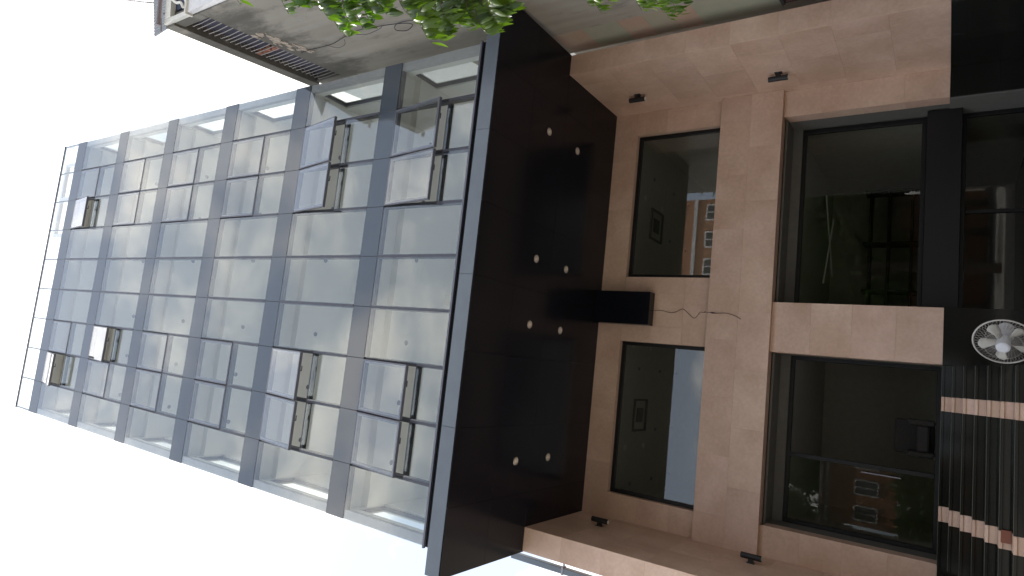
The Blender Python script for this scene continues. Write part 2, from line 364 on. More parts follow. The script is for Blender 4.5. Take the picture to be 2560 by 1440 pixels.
OPEN = {(5, 1): 9.0, (5, 2): 9.2, (5, 6): 8.6, (5, 7): 8.6, (4, 1): 10.0, (4, 2): 11.4, (4, 6): 10.4, (4, 7): 10.7, (1, 2): 8.7, (0, 6): 8.2, (0, 1): 12.3}
GAP = 0.006; CAP = 0.027
for r, (zt, zb) in enumerate(ROWS):
    # ceilings, floors
    fl = zb - 0.012
    box('ceiling', 'white_paint', bld, X0 + 0.18, X1 - 0.18, 0.585, DEPTH, zt - 0.09, zt + 0.155)
    box('pocket_ceiling', 'white_paint', bld, X0 + 0.18, X1 - 0.18, 0.14, 0.583, zt + 0.10, zt + 0.16)
    box('floor_slab', 'floor', bld, X0 + 0.02, X1 - 0.02, 0.14, DEPTH + 0.1, fl - 0.20, fl)
    # side walls with one tall glazed strip next to the corner
    for sx, (xa, xb) in enumerate(((X0 + 0.004, X0 + 0.176), (X1 - 0.176, X1 - 0.004))):
        m = MB()
        m.box(xa, xb, 1.16, DEPTH, zb - 0.01, zt + 0.16)
        m.box(xa, xb, 0.14, 0.33, zb - 0.01, zt + 0.16)
        m.box(xa, xb, 0.33, 1.16, zt - 0.045, zt + 0.16)
        m.build('side_wall', 'white_paint', bld)
        fr = MB()
        xm = (xa + xb) / 2
        for (ya, yb, za, zz) in ((0.33, 0.375, zb, zt - 0.045), (1.115, 1.16, zb, zt - 0.045), (0.375, 1.115, zb, zb + 0.045), (0.375, 1.115, zt - 0.09, zt - 0.045)):
            fr.box(xm - 0.04, xm + 0.04, ya, yb, za, zz)
        f = fr.build('side_window', 'alu', bld)
        MB().box(xm - 0.006, xm + 0.006, 0.375, 1.115, zb + 0.045, zt - 0.09).build('pane', 'side_glass', f)
    # rear wall, unseen: sill, head and piers, openings added to light the floors
    m = MB(); m.box(X0 + 0.18, X1 - 0.18, DEPTH, DEPTH + 0.15, fl, fl + 0.1); m.box(X0 + 0.18, X1 - 0.18, DEPTH, DEPTH + 0.15, zt - 0.12, zt + 0.1)
    for k in range(6): m.box(X0 + 0.18 + k * 1.95, X0 + 0.26 + k * 1.95, DEPTH, DEPTH + 0.15, fl + 0.1, zt - 0.12)
    m.build('rear_wall', 'white_paint', bld)
    box('partition_wall', 'white_paint', bld, 4.92, 5.24, 2.35, DEPTH, fl, zt - 0.092)
    # ceiling spots
    for sx in (1.12, 2.49, 3.89, 5.88, 7.3, 8.75):
        MB().ring((sx, 1.17, zt - 0.094), (0, 0, 1), 0.045, 0.016, 14, 4).tube([(sx, 1.17, zt - 0.098), (sx, 1.17, zt - 0.091)], 0.045, 14).build('ceiling_spot', 'spot', bld)
    for c in range(NX):
        xa, xb = c * PW, (c + 1) * PW
        ga = xa + (GAP if c else 0.0); gb = xb - (GAP if c < NX - 1 else 0.0)
        gl = xa + (CAP if c else 0.0); gr = xb - (CAP if c < NX - 1 else 0.0)
        # back painted spandrel above the glass
        st = PAR_BOT if r == 0 else ROWS[r - 1][1]
        MB().box(ga, gb, 0.0, 0.03, zt + 0.007, st - 0.007).build('spandrel_panel', 'spandrel', bld, 0.002)
        if c in (1, 2, 6, 7):
            zs = zt - SPL
            pane_box(gl, gr, zb, zs - 0.02).build('window_pane', 'glass', bld)
            # top-hung sash
            fw = 0.075
            bx = MB().frame(ga + 0.012, gb - 0.012, zs, zt - 0.004, 0.0035, 0.056, fw)
            bx.frame(ga + 0.012, gb - 0.012, zs, zt - 0.004, -0.010, 0.003, 0.026)
            a = OPEN.get((r, c), 0.0)
            sash = bpy.data.objects.new('awning_window', bx.mesh('awning_window', MAT['alu'], 0.003)); COL.objects.link(sash)
            me = sash.data
            piv = Vector((0, 0.03, zt - 0.004))
            gp = pane_box(ga + 0.039, gb - 0.039, zs + 0.027, zt - 0.031, -0.0095).mesh('pane', MAT['sash_glass'])
            hm = MB(); xc = (ga + gb) / 2 + 0.12
            hm.box(xc - 0.012, xc + 0.012, 0.056, 0.10, zs + 0.03, zs + 0.06); hm.box(xc - 0.012, xc + 0.11, 0.09, 0.105, zs + 0.035, zs + 0.055)
            hd = hm.mesh('handle', MAT['black_paint'])
            rot = Matrix.Translation(piv) @ Matrix.Rotation(R(-a), 4, 'X') @ Matrix.Translation(-piv)
            for k in (me, gp, hd): k.transform(rot)
            sash.parent = bld; sash.matrix_parent_inverse = bld.matrix_basis.inverted()
            for nm, k in (('pane', gp), ('handle', hd)):
                o = bpy.data.objects.new(nm, k); COL.objects.link(o); o.parent = sash
            if a:
                st_ = MB()
                for xs in (ga + 0.05, gb - 0.05):
                    p1 = Vector((xs, 0.05, zt - 0.62)); p2 = rot @ Vector((xs, 0.05, zt - 0.30)); p3 = rot @ Vector((xs, 0.05, zt - 0.8))
                    st_.tube([p1, p3], 0.008, 5); st_.tube([Vector((xs, 0.05, zt - 0.3)), p2], 0.008, 5)
                st_.build('stay_arm', 'galv', sash)
                # catch on the fixed frame
                MB().box(xc - 0.01, xc + 0.01, 0.05, 0.16, zs - 0.035, zs - 0.01).box(xc - 0.01, xc + 0.08, 0.145, 0.16, zs - 0.03, zs - 0.012).build('window_catch', 'black_paint', bld)
            box('transom_cap', 'cap', bld, gl, gr, 0.0, 0.028, zs - 0.0195, zs - 0.004)
            # mid transom behind the joint
            box('transom', 'dark_alu', bld, xa + 0.048, xb - 0.048, 0.06, 0.15, zs - 0.045, zs + 0.012)
        else:
            pane_box(gl, gr, zb, zt).build('window_pane', 'glass', bld)
    # head and sill rails behind the glass
    box('head_rail', 'alu', bld, X0 + 0.19, X1 - 0.19, 0.034, 0.135, zt - 0.035, zt + 0.06)
    box('sill_rail', 'alu', bld, X0 + 0.19, X1 - 0.19, 0.034, 0.135, zb - 0.06, zb + 0.03)
    for c in range(NX + 1):
        x = c * PW
        if c == 0: xa, xb = x + 0.0, x + 0.19
        elif c == NX: xa, xb = x - 0.19, x
        else: xa, xb = x - 0.046, x + 0.046
        box('mullion', 'corner_trim' if c in (0, NX) else 'dark_alu', bld, xa, xb, 0.031, 0.139, zb - 0.2, zt + 0.25)
        if 0 < c < NX:
            box('joint_seal', 'gasket', bld, x - GAP + 0.001, x + GAP - 0.001, 0.006, 0.024, zt + 0.001, (PAR_BOT if r == 0 else ROWS[r - 1][1]))
            zc_top = zt
            if c in (1, 2, 3, 6, 7, 8):
                zc_top = zt - SPL - 0.02
                box('joint_seal', 'gasket', bld, x - GAP + 0.001, x + GAP - 0.001, 0.006, 0.024, zc_top + 0.001, zt)
            box('mullion_cap', 'cap', bld, x - CAP + 0.001, x + CAP - 0.001, -0.003, 0.028, zb, zc_top)
    # slab edge hidden behind the spandrel
    box('slab_edge', 'dark_wall', bld, X0 + 0.02, X1 - 0.02, 0.06, 0.13, zt + 0.26, (PAR_BOT if r == 0 else ROWS[r - 1][1]) - 0.21)
# roof, glass parapet
box('roof_slab', 'paver', bld, X0 + 0.02, X1 - 0.02, 0.14, DEPTH + 0.1, 27.66, 27.9)
for c in range(NX):
    pane_box(c * PW + GAP, (c + 1) * PW - GAP, PAR_BOT, PAR_TOP - 0.03).build('parapet_pane', 'side_glass', bld)
box('parapet_rail', 'cap', bld, X0 - 0.01, X1 + 0.01, -0.012, 0.05, PAR_TOP - 0.028, PAR_TOP + 0.02, 0.004)
for c in range(NX + 1):
    x = min(max(c * PW, 0.03), W - 0.03)
    box('parapet_post', 'alu', bld, x - 0.022, x + 0.022, 0.014, 0.075, PAR_BOT - 0.2, PAR_TOP - 0.036)
for xs in (X0 + 0.02, X1 - 0.03):
    box('parapet_pane', 'side_glass', bld, xs, xs + 0.012, 0.09, 4.0, PAR_BOT, PAR_TOP - 0.03)
# rooftop pergola behind the right end of the parapet
pg = MB()
for x in (6.9, 8.5, 10.0): pg.box(x, x + 0.14, 0.95, 1.09, 27.9, 31.6); pg.box(x, x + 0.14, 1.09, 5.0, 31.45, 31.6)
for y in (0.95, 2.1, 3.4): pg.box(6.9, 10.14, y, y + 0.13, 31.601, 31.78)
pg.build('pergola_frame', 'white_trim', bld)
# dark recess and sill between the glass and the fascia
box('sill_channel', 'black_frame', bld, X0 + 0.0, X1, 0.006, 0.05, 7.745, 8.305)
box('sill_cap', 'alu', bld, X0 - 0.02, X1 + 0.02, -0.05, 0.004, 8.262, 8.305)

# canopy slab: fascia, soffit panels
SX0, SX1, SY0, SZ = -0.262, 10.915, -0.56, 7.383
FT = 7.735
jx = [SX0, 2.412, 5.279, 8.139, SX1]
for a, b in zip(jx[:-1], jx[1:]):
    box('fascia_panel', 'fascia', bld, a + 0.003, b - 0.003, SY0, SY0 + 0.03, SZ + 0.004, FT, 0.002)
box('canopy_core', 'dark_wall', bld, SX0 + 0.03, SX1 - 0.03, SY0 + 0.035, 4.9, SZ + 0.03, FT - 0.03)
box('canopy_top', 'fascia', bld, SX0 + 0.0, SX1, SY0 + 0.032, 0.0, FT - 0.028, FT - 0.004)
sx_ = [SX0, 0.98, 2.412, 3.845, 5.279, 6.71, 8.139, 9.53, SX1]
sy_ = [SY0, 0.79, 2.147, 3.45, 4.737]
for i in range(8):
    for j in range(4):
        box('soffit_panel', 'black_metal', bld, sx_[i] + 0.002, sx_[i + 1] - 0.002, sy_[j] + (0.002 if j else 0.0), sy_[j + 1] - 0.002, SZ, SZ + 0.026, 0.0015)
for xs in (SX0 + 0.001, SX1 - 0.028):
    box('canopy_side', 'fascia', bld, xs, xs + 0.027, SY0 + 0.032, 4.7, SZ + 0.028, FT - 0.03)
box('upper_back_wall', 'dark_wall', bld, X0, X1, 4.95, 5.1, 7.2, 8.3)

# pink stone base: cores with stone slabs fixed on them
def tiles(parent, plane, a0, a1, z0, z1, face, thick, na, nz, mat='stone', name='stone_slab', gap=0.0007, stagger=0.0):
    """Slabs over a rectangle. plane 'y': face looks to -Y at y=face; plane '+x'/'-x': face looks to +X/-X at x=face."""
    for j in range(nz):
        za = z0 + (z1 - z0) * j / nz; zb_ = z0 + (z1 - z0) * (j + 1) / nz
        cuts = [a0 + (a1 - a0) * i / na for i in range(na + 1)]
        if stagger and j % 2 and na > 1:
            d = (a1 - a0) / na * stagger
            cuts = [a0] + [c + d for c in cuts[:-1]] + [a1]
        for ca, cb in zip(cuts[:-1], cuts[1:]):
            if cb - ca < 0.06: continue
            pr = random.uniform(0, 0.0014)
            ga_, gb_ = (ca + gap if ca > a0 else ca), (cb - gap if cb < a1 else cb)
            zc, zd = (za + gap if j else za), (zb_ - gap if j < nz - 1 else zb_)
            if plane == 'y': box(name, mat, parent, ga_, gb_, face - pr, face + thick, zc, zd, 0.0015)
            elif plane == '+x': box(name, mat, parent, face - thick, face + pr, ga_, gb_, zc, zd, 0.0015)
            else: box(name, mat, parent, face - pr, face + thick, ga_, gb_, zc, zd, 0.0015)
LZ = 0.105                      # landing level
FZ0, FZ1 = LZ, SZ - 0.002
XLi, XRi, XLo, XRo = 0.256, 10.427, -0.24, 10.905
YF, YB, YP = 2.147, 4.739, 4.70
T = 0.03
for (xa, xb, inner, outer, sgn) in ((XLo, XLi, XLi, XLo, 1), (XRi, XRo, XRi, XRo, -1)):
    box('wall_core', 'joint', bld, xa + T + 0.001, xb - T - 0.001, YF + T + 0.001, 7.0, G, FZ1)
    tiles(bld, 'y', xa, xb, FZ0, FZ1, YF, T, 1, 8)
    tiles(bld, '+x' if sgn > 0 else '-x', YF + T + 0.001, 5.6, FZ0, FZ1, inner, T, 3, 8, stagger=0.5)
    tiles(bld, '-x' if sgn > 0 else '+x', YF + T + 0.001, 7.0, FZ0, FZ1, outer, T, 4, 8)
    # polished black plinth under the stone
    tiles(bld, 'y', xa - 0.012, xb + 0.012, G, FZ0 - 0.002, YF - 0.012, 0.04, 1, 2, 'granite', 'granite_slab')
    tiles(bld, '+x' if sgn > 0 else '-x', YF + 0.03, 5.6, G, FZ0 - 0.002, inner + sgn * 0.012, 0.04, 3, 2, 'granite', 'granite_slab')
# back wall round the two big upper windows
UW = [(0.845, 4.52), (6.13, 9.83)]
UZ0, UZ1 = 4.40, 6.74
BZ0, BZ1 = 3.20, 4.575
def back(a0, a1, z0, z1, na, nz, **k): tiles(bld, 'y', a0, a1, z0, z1, YB, T, na, nz, **k)
back(XLi + 0.002, XRi - 0.002, UZ1 + 0.004, FZ1, 8, 1)
back(XLi + 0.002, UW[0][0], BZ1 - 0.15, UZ1, 1, 3); back(UW[0][1], UW[1][0], BZ1 - 0.15, UZ1, 2, 3, stagger=0.5); back(UW[1][1], XRi - 0.002, BZ1 - 0.15, UZ1, 1, 3)
mcore = MB()
for (a, b, z0, z1) in ((XLi, UW[0][0] - T, BZ1, UZ1), (UW[0][1] + T, UW[1][0] - T, BZ1, UZ1), (UW[1][1] + T, XRi, BZ1, UZ1), (XLi, XRi, UZ1 + T + 0.004, FZ1), (XLi, XRi, BZ0 + 0.05, UZ0 - 0.05)):
    mcore.box(a, b, YB + T + 0.002, YB + 0.42, z0, z1)
mcore.build('wall_core', 'joint', bld)
for (a, b) in UW:
    tiles(bld, '+x', YB + T + 0.002, YB + 0.40, UZ0, UZ1, a, T - 0.002, 1, 2)
    tiles(bld, '-x', YB + T + 0.002, YB + 0.40, UZ0, UZ1, b, T - 0.002, 1, 2)
    box('stone_slab', 'stone', bld, a, b, YB + T + 0.002, YB + 0.40, UZ1 + 0.005, UZ1 + 0.03)
    yf = YB + 0.14
    f = MB().frame(a + 0.002, b - 0.002, UZ0 + 0.0, UZ1 + 0.003, yf, yf + 0.09, 0.085).build('large_window', 'black_frame', bld, 0.004)
    MB().box(a + 0.088, b - 0.088, yf + 0.04, yf + 0.052, UZ0 + 0.087, UZ1 - 0.084).build('pane', 'dark_glass', f)
# projecting beam across both bays
tiles(bld, 'y', XLi + 0.003, XRi - 0.003, BZ0, BZ1, 4.58, 0.03, 8, 2, stagger=0.5)
box('beam_core', 'joint', bld, XLi + 0.003, XRi - 0.003, 4.612, 4.737, BZ0 + 0.03, BZ1 - 0.03)
for k in range(8):
    a = XLi + 0.004 + k * 1.2708
    box('stone_slab', 'stone', bld, a, a + 1.268, 4.612, 4.90, BZ0, BZ0 + 0.028)
    box('stone_slab', 'stone', bld, a, a + 1.268, 4.612, 4.736, BZ1 - 0.028, BZ1)
# piers of the ground floor
PIERS = [(XLi + 0.002, 0.885), (4.52, 5.605), (9.825, XRi - 0.002)]
HZ = 3.14
for (a, b) in PIERS:
    tiles(bld, 'y', a, b, LZ, BZ0 - 0.003, YP, T, 1, 4)
    box('wall_core', 'joint', bld, a + T + 0.001, b - T - 0.001, YP + T + 0.001, 5.75, G, BZ0)
    if a > 1: tiles(bld, '-x', YP + T + 0.001, 5.05, LZ, HZ, a, T, 1, 4); box('reveal_lining', 'grey_paint', bld, a, a + T, 5.055, 5.74, LZ, HZ)
    if b < 10: tiles(bld, '+x', YP + T + 0.001, 5.05, LZ, HZ, b, T, 1, 4); box('reveal_lining', 'grey_paint', bld, b - T, b, 5.055, 5.74, LZ, HZ)
    tiles(bld, 'y', a - 0.006, b + 0.006, G, LZ - 0.002, YP - 0.014, 0.04, 1, 2, 'granite', 'granite_slab')
box('reveal_lining', 'grey_paint', bld, 5.57, 5.605, YP + 0.04, 5.74, G, LZ - 0.003)
box('reveal_lining', 'grey_paint', bld, 9.79, 9.825, YP + 0.04, 5.74, G, LZ - 0.003)
for (a, b) in ((0.885, 4.52), (5.605, 9.825)):
    box('lintel_lining', 'grey_paint', bld, a, b, 4.905, 5.56, HZ, HZ + 0.04)
    box('bulkhead', 'grey_paint', bld, a, b, 5.562, 5.74, 2.935, HZ - 0.002)
# left bay: glazed entrance on the landing
ed = MB().frame(0.888, 4.517, LZ, 2.932, 5.58, 5.68, 0.085)
ed.box(2.31, 2.40, 5.575, 5.685, LZ + 0.086, 2.846)
edo = ed.build('entrance_glazing', 'black_frame', bld, 0.004)
MB().box(0.975, 2.308, 5.62, 5.632, LZ + 0.087, 2.845).build('pane', 'smoked_door_glass', edo)
MB().tube([(2.22, 5.52, 0.75), (2.22, 5.52, 1.45)], 0.016, 8).box(2.21, 2.23, 5.52, 5.62, 0.8, 0.82).box(2.21, 2.23, 5.52, 5.62, 1.38, 1.40).build('door_handle', 'galv', edo)
# right bay: window above, black slab edge, basement door below
rb = MB().frame(5.608, 9.786, 0.50, 2.932, 5.58, 5.68, 0.085).build('shop_window', 'black_frame', bld, 0.004)
MB().box(5.695, 9.70, 5.62, 5.632, 0.587, 2.845).build('pane', 'smoked_door_glass', rb)
box('slab_band', 'black_frame', bld, 5.607, 9.788, 5.24, 5.74, -0.115, 0.487, 0.004)
bd = MB().frame(5.608, 9.786, G + 0.02, -0.12, 5.58, 5.68, 0.075); bd.box(7.66, 7.73, 5.575, 5.685, G + 0.09, -0.2)
bdo = bd.build('basement_door', 'black_frame', bld, 0.004)
MB().box(5.685, 7.658, 5.62, 5.632, G + 0.097, -0.198).build('pane', 'smoked_door_glass', bdo)
MB().box(7.732, 9.71, 5.62, 5.632, G + 0.097, -0.198).build('pane', 'smoked_door_glass', bdo)

# interiors behind the lower windows
mi = MB()
mi.box(0.3, 10.4, 13.0, 13.15, G, 6.05); mi.box(0.3, 10.4, 13.0, 13.15, 6.45, 7.3); mi.box(0.26, 0.3, 5.76, 13.0, G, 7.3); mi.box(10.38, 10.42, 5.76, 13.0, G, 7.3)  # high slit in the unseen rear wall, added to brighten the upper rooms
mi.box(5.0, 5.15, 5.76, 13.0, G, 7.2)
mi.build('interior_wall', 'dim_paint', bld)
box('interior_ceiling', 'dim_paint', bld, 0.3, 10.4, 5.17, 13.0, 7.2, 7.3)
box('interior_floor', 'floor', bld, 0.3, 10.4, 5.17, 13.0, 4.15, 4.35)
box('lower_ceiling', 'dim_paint', bld, 0.3, 10.4, 5.76, 13.0, 3.3, 3.4)
box('interior_floor', 'floor', bld, 0.3, 5.0, 5.75, 13.0, 0.0, LZ)
box('interior_floor', 'floor', bld, 5.15, 10.4, 5.75, 13.0, 0.2, 0.4)
box('basement_floor', 'dark_wall', bld, 5.15, 10.4, 5.75, 13.0, G - 0.1, G)
for x in (0.72, 2.17, 3.89, 6.4, 7.9, 9.4):
    for y in (7.09, 8.66, 10.1):
        MB().tube([(x, y, 7.165), (x, y, 7.199)], 0.05, 10).build('ceiling_spot', 'spot', bld)
for (x, y) in ((2.6, 7.4), (8.1, 7.5)):
    MB().frame(x - 0.45, x + 0.45, y - 0.45, y + 0.45, 0, 0.04, 0.03)
    cs = MB()
    for (a, b, c, d) in ((-.45, .45, -.45, -.40), (-.45, .45, .40, .45), (-.45, -.40, -.40, .40), (.40, .45, -.40, .40)): cs.box(x + a, x + b, y + c, y + d, 7.15, 7.198)
    cs.box(x - 0.2, x + 0.2, y - 0.2, y + 0.2, 7.17, 7.198)
    cs.build('ceiling_cassette', 'grey_paint', bld)
# hanging truss lamp bars in the shop and a plant-green rear window
sl = MB()
sl.tube([(6.6, 8.2, 2.75), (8.6, 9.4, 2.75)], 0.02, 6); sl.tube([(7.0, 9.6, 2.75), (8.9, 8.0, 2.75)], 0.02, 6)
sl.build('ceiling_light_bar', 'white_paint', bld)
sh = MB()
for z in (0.42, 1.0, 1.6, 2.1): sh.box(5.6, 10.2, 12.2, 12.9, z, z + 0.05)
for x in (5.6, 7.0, 8.5, 10.15): sh.box(x, x + 0.05, 12.2, 12.9, 0.4, 2.3)
sh.build('display_shelf', 'dark_wall', bld)

# armchair just inside the open half of the entrance
ac = thing('armchair', 'dark upholstered armchair just inside the open half of the entrance', 'armchair', (3.0, 7.0, LZ))
MB().box(2.72, 3.28, 6.75, 7.25, LZ + 0.22, LZ + 0.44).build('seat', 'chair', ac, 0.03)
MB().box(2.62, 3.38, 7.255, 7.40, LZ + 0.12, LZ + 0.88).build('backrest', 'chair', ac, 0.03)
for xa in (2.60, 3.285): MB().box(xa, xa + 0.115, 6.72, 7.25, LZ + 0.12, LZ + 0.62).build('armrest', 'chair', ac, 0.025)
for xa in (2.64, 3.32):
    for ya in (6.78, 7.30): MB().box(xa, xa + 0.04, ya, ya + 0.04, LZ, LZ + 0.118).build('leg', 'black_paint', ac)

# black box beam hanging below the canopy, with loose cable
bb = MB().box(4.925, 5.725, 4.44, 4.737, 5.93, SZ - 0.003).build('box_bracket', 'black_metal', bld, 0.004)
cw = [(5.3, 4.70, 5.93), (5.31, 4.715, 5.7), (5.27, 4.722, 5.5), (5.30, 4.722, 5.36), (5.37, 4.722, 5.2), (5.23, 4.722, 5.02), (5.17, 4.722, 4.9), (5.31, 4.70, 4.78), (5.30, 4.66, 4.70), (5.33, 4.60, 4.62)]
cw2 = [(5.30, 4.57, 4.50), (5.29, 4.562, 4.34), (5.30, 4.562, 4.15), (5.25, 4.566, 3.95), (5.18, 4.57, 3.82)]
def smooth_pts(p, n=5):
    p = [Vector(q) for q in p]; o = []
    for i in range(len(p) - 1):
        a, b, c, d = p[max(i - 1, 0)], p[i], p[i + 1], p[min(i + 2, len(p) - 1)]
        for k in range(n):
            t = k / n
            o.append(0.5 * ((2 * b) + (c - a) * t + (2 * a - 5 * b + 4 * c - d) * t * t + (3 * b - a - 3 * c + d) * t ** 3))
    return o + [p[-1]]
lw = MB().tube(smooth_pts(cw), 0.0055, 5)
lw.tube(smooth_pts(cw2), [0.006 + 0.013 * max(0, 1 - abs(i - 2) / 2.5) for i in range(21)], 5)
lw.tube(smooth_pts([(5.30, 4.66, 4.70), (5.30, 4.562, 4.60), (5.30, 4.56, 4.50)]), 0.005, 5)
tag(lw.build('loose_cable', 'wire_purple', None), 'thin maroon cable dangling from the black box across the pink stone beam', 'cable')

# ------------------------------------------------------------------ steps up to the entrance
stp = thing('front_steps', 'black polished granite steps with two pink stone inlay strips', 'steps', (2.7, 2.9, G))
TD, RH, NS = 0.32, 0.158, 10
EX0, EX1 = 0.885, 4.50
INL = [(1.675, 1.942), (3.654, 3.917)]
ST = 0.045
def spans(a, b): return [(a, INL[0][0] - 0.002), (INL[0][1] + 0.002, INL[1][0] - 0.002), (INL[1][1] + 0.002, b)]
for k in range(NS):
    yn = 4.518 - TD * k; zn = LZ - RH * k
    back_y = yn + TD - 0.022 if k else 5.57
    for (a, b) in spans(EX0, EX1):
        box('tread', 'granite', stp, a, b, yn, back_y, zn - ST, zn, 0.005)
        box('riser', 'granite', stp, a, b, yn + 0.022, yn + 0.045, zn - RH, zn - ST - 0.001)
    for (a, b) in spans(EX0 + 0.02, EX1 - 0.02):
        box('nosing_highlight', 'strip', stp, a, b, yn - 0.003, yn + 0.03, zn - 0.004, zn + 0.005, 0.002)  # pale grey strip painted in as the highlight along each tread edge
    for (a, b) in INL:
        box('tread_inlay', 'stone', stp, a, b, yn - 0.0015, back_y, zn - ST, zn + 0.0008, 0.004)
        box('riser_inlay', 'stone', stp, a, b, yn + 0.020, yn + 0.045, zn - RH, zn - ST - 0.001)
    box('step_core', 'joint', stp, EX0 + 0.01, EX1 - 0.01, yn + 0.047, 5.55 if k == 0 else yn + TD + 0.04, G, zn - RH + 0.002 if k == NS - 1 else zn - ST - 0.002)
box('cheek_wall', 'granite', stp, EX1 + 0.001, EX1 + 0.03, 1.30, 4.68, G, -1.10)
blk = MB().box(1.775, 1.965, 2.93 - 0.06, 2.93 - 0.005, -0.835, -0.71)
for x in (1.83, 1.90): blk.box(x, x + 0.025, 2.868, 2.8695, -0.745, -0.725)
tag(blk.build('clay_block', 'brown_block', None, 0.004), 'small brown clay block standing on the stair inlay strip', 'block')

# ------------------------------------------------------------------ lamps
def downlight(x, y, label):
    t = thing('downlight', label, 'downlight', (x, y, SZ), 'round downlights set in the black canopy')
    MB().ring((x, y, SZ - 0.004), (0, 0, 1), 0.078, 0.010, 24, 6).build('rim', 'ring', t, smooth=True)
    MB().tube([(x, y, SZ - 0.003), (x, y, SZ - 0.0005)], 0.074, 24).build('reflector', 'lens', t)
    MB().tube([(x, y, SZ - 0.012), (x, y, SZ - 0.003)], [0.022, 0.03], 12).build('bulb', 'clear_lens', t)
    return t
pos = ['near the right end', 'right of the black box', 'left of the black box', 'near the left end']
for i, x in enumerate((8.83, 5.97, 4.545, 1.68)):
    downlight(x, 1.53, 'round downlight in the black canopy, street-side one ' + pos[i])
    downlight(x, 2.835, 'round downlight in the black canopy, wall-side one ' + pos[i])

def wall_lamp(x, y, z, s, label):
    t = thing('wall_lamp', label, 'wall lamp', (x, y, z), 'black cylinder wall lamps on the pink stone fins')
    cx = x - s * 0.125
    MB().tube([(cx, y, z - 0.20), (cx, y, z - 0.195), (cx, y, z + 0.195), (cx, y, z + 0.20)], [0.050, 0.058, 0.058, 0.050], 20).build('body', 'black_paint', t, smooth=False)
    xa, xb = sorted((x, x - s * 0.075))
    MB().box(xa, xb, y - 0.03, y + 0.03, z - 0.05, z + 0.05).build('bracket', 'black_paint', t)
    xa, xb = sorted((x, x - s * 0.014))
    MB().box(xa, xb, y - 0.06, y + 0.06, z - 0.075, z + 0.075).build('wall_plate', 'black_paint', t, 0.003)
    MB().tube([(cx, y, z - 0.207), (cx, y, z - 0.201)], 0.046, 16).build('lens', 'clear_lens', t)
    return t
wall_lamp(XRi, 3.68, 6.35, 1, 'black cylinder wall lamp high on the right pink fin, below the canopy')
wall_lamp(XRi, 3.72, 3.14, 1, 'black cylinder wall lamp on the right pink fin, level with the stone beam')
wall_lamp(XLi, 3.78, 6.42, -1, 'black cylinder wall lamp high on the left pink fin, below the canopy')
wall_lamp(XLi, 3.95, 3.16, -1, 'black cylinder wall lamp on the left pink fin, level with the stone beam')
bx = thing('round_wall_outlet', 'small round steel outlet cover on the black granite plinth at right', 'outlet', (10.68, 2.13, -0.73))
MB().ring((10.62, 2.128, -0.75), (0, 1, 0), 0.062, 0.012, 20, 5).build('rim', 'ring', bx, smooth=True)
MB().tube([(10.62, 2.133, -0.75), (10.62, 2.122, -0.75)], [0.058, 0.045], 18).build('cover', 'ring', bx)

# ------------------------------------------------------------------ downpipe at the left end
dp = thing('downpipe', 'grey metal downpipe running down behind the left pink fin', 'downpipe', (-0.72, 3.2, G))
MB().box(-0.80, -0.665, 3.14, 3.28, G, 8.3).build('pipe', 'fascia', dp, 0.012)
for z in (1.2, 4.2, 6.9): MB().box(-0.815, -0.65, 3.13, 3.285, z, z + 0.04).box(-0.65, -0.245, 3.19, 3.22, z + 0.005, z + 0.035).build('clamp', 'galv', dp)

# ------------------------------------------------------------------ pedestal fan
FC = Vector((4.665, 0.70, -0.585)); FN = Vector((-0.62, -0.77, 0.10)).normalized()
fan = thing('pedestal_fan', 'large white pedestal fan with wire guard beside the granite steps', 'fan', (FC.x, FC.y, G))
fq = FN.to_track_quat('Z', 'Y'); fu = fq @ Vector((1, 0, 0)); fv = fq @ Vector((0, 1, 0))
FR = 0.335
def fp(r, th, h): return FC + (fu * math.cos(th) + fv * math.sin(th)) * r + FN * h
MB().ring(FC, FN, FR, 0.011, 40, 6).build('guard_rim', 'fan_wire', fan, smooth=True)
for side, nm in ((1, 'front_guard'), (-1, 'rear_guard')):
    m = MB()
    for k in range(48):
        th = 2 * math.pi * k / 48
        m.tube([fp(FR, th, 0), fp(FR * 0.93, th + 0.05, 0.055 * side), fp(FR * 0.55, th + 0.18, 0.10 * side), fp(0.075, th + 0.3, 0.115 * side)], 0.0016, 3, cap=False)
    m.ring(FC + FN * 0.092 * side, FN, FR * 0.62, 0.0022, 30, 3); m.ring(FC + FN * 0.115 * side, FN, 0.078, 0.005, 20, 4)
    m.build(nm, 'fan_wire', fan)
for k in range(5):
    m = MB(); th0 = k * 2 * math.pi / 5 + 0.5; g = []
    for i in range(6):
        r = 0.06 + (0.295 - 0.06) * i / 5; wd = 0.20 + 0.36 * math.sin(math.pi * (0.12 + 0.62 * i / 5))
        g.append([fp(r * (1 - 0.08 * abs(j - 1.5) * (i == 5)), th0 + wd * (j / 3 - 0.5) + 0.08 * i / 5, (j / 3 - 0.5) * (0.075 - 0.035 * i / 5)) for j in range(4)])
    b = len(m.v)
    for row in g: m.v += [tuple(q) for q in row]
    for i in range(5):
        for j in range(3): m.f.append((b + i * 4 + j, b + i * 4 + j + 1, b + i * 4 + j + 5, b + i * 4 + j + 4))
    o = m.build('blade', 'fan_white', fan, smooth=True)
    sm = o.modifiers.new('thickness', 'SOLIDIFY'); sm.thickness = 0.004
MB().tube([FC - FN * 0.05, FC + FN * 0.10, FC + FN * 0.145, FC + FN * 0.155], [0.072, 0.080, 0.076, 0.055], 24).build('hub_cap', 'fan_hub', fan)
MB().tube([FC - FN * 0.12, FC - FN * 0.14, FC - FN * 0.33, FC - FN * 0.36], [0.085, 0.10, 0.09, 0.06], 20).build('motor', 'fan_hub', fan)
pb = FC - FN * 0.24
MB().tube([pb + Vector((0, 0, -0.06)), Vector((pb.x, pb.y, G + 0.04))], [0.024, 0.024], 12).build('pole', 'galv', fan)
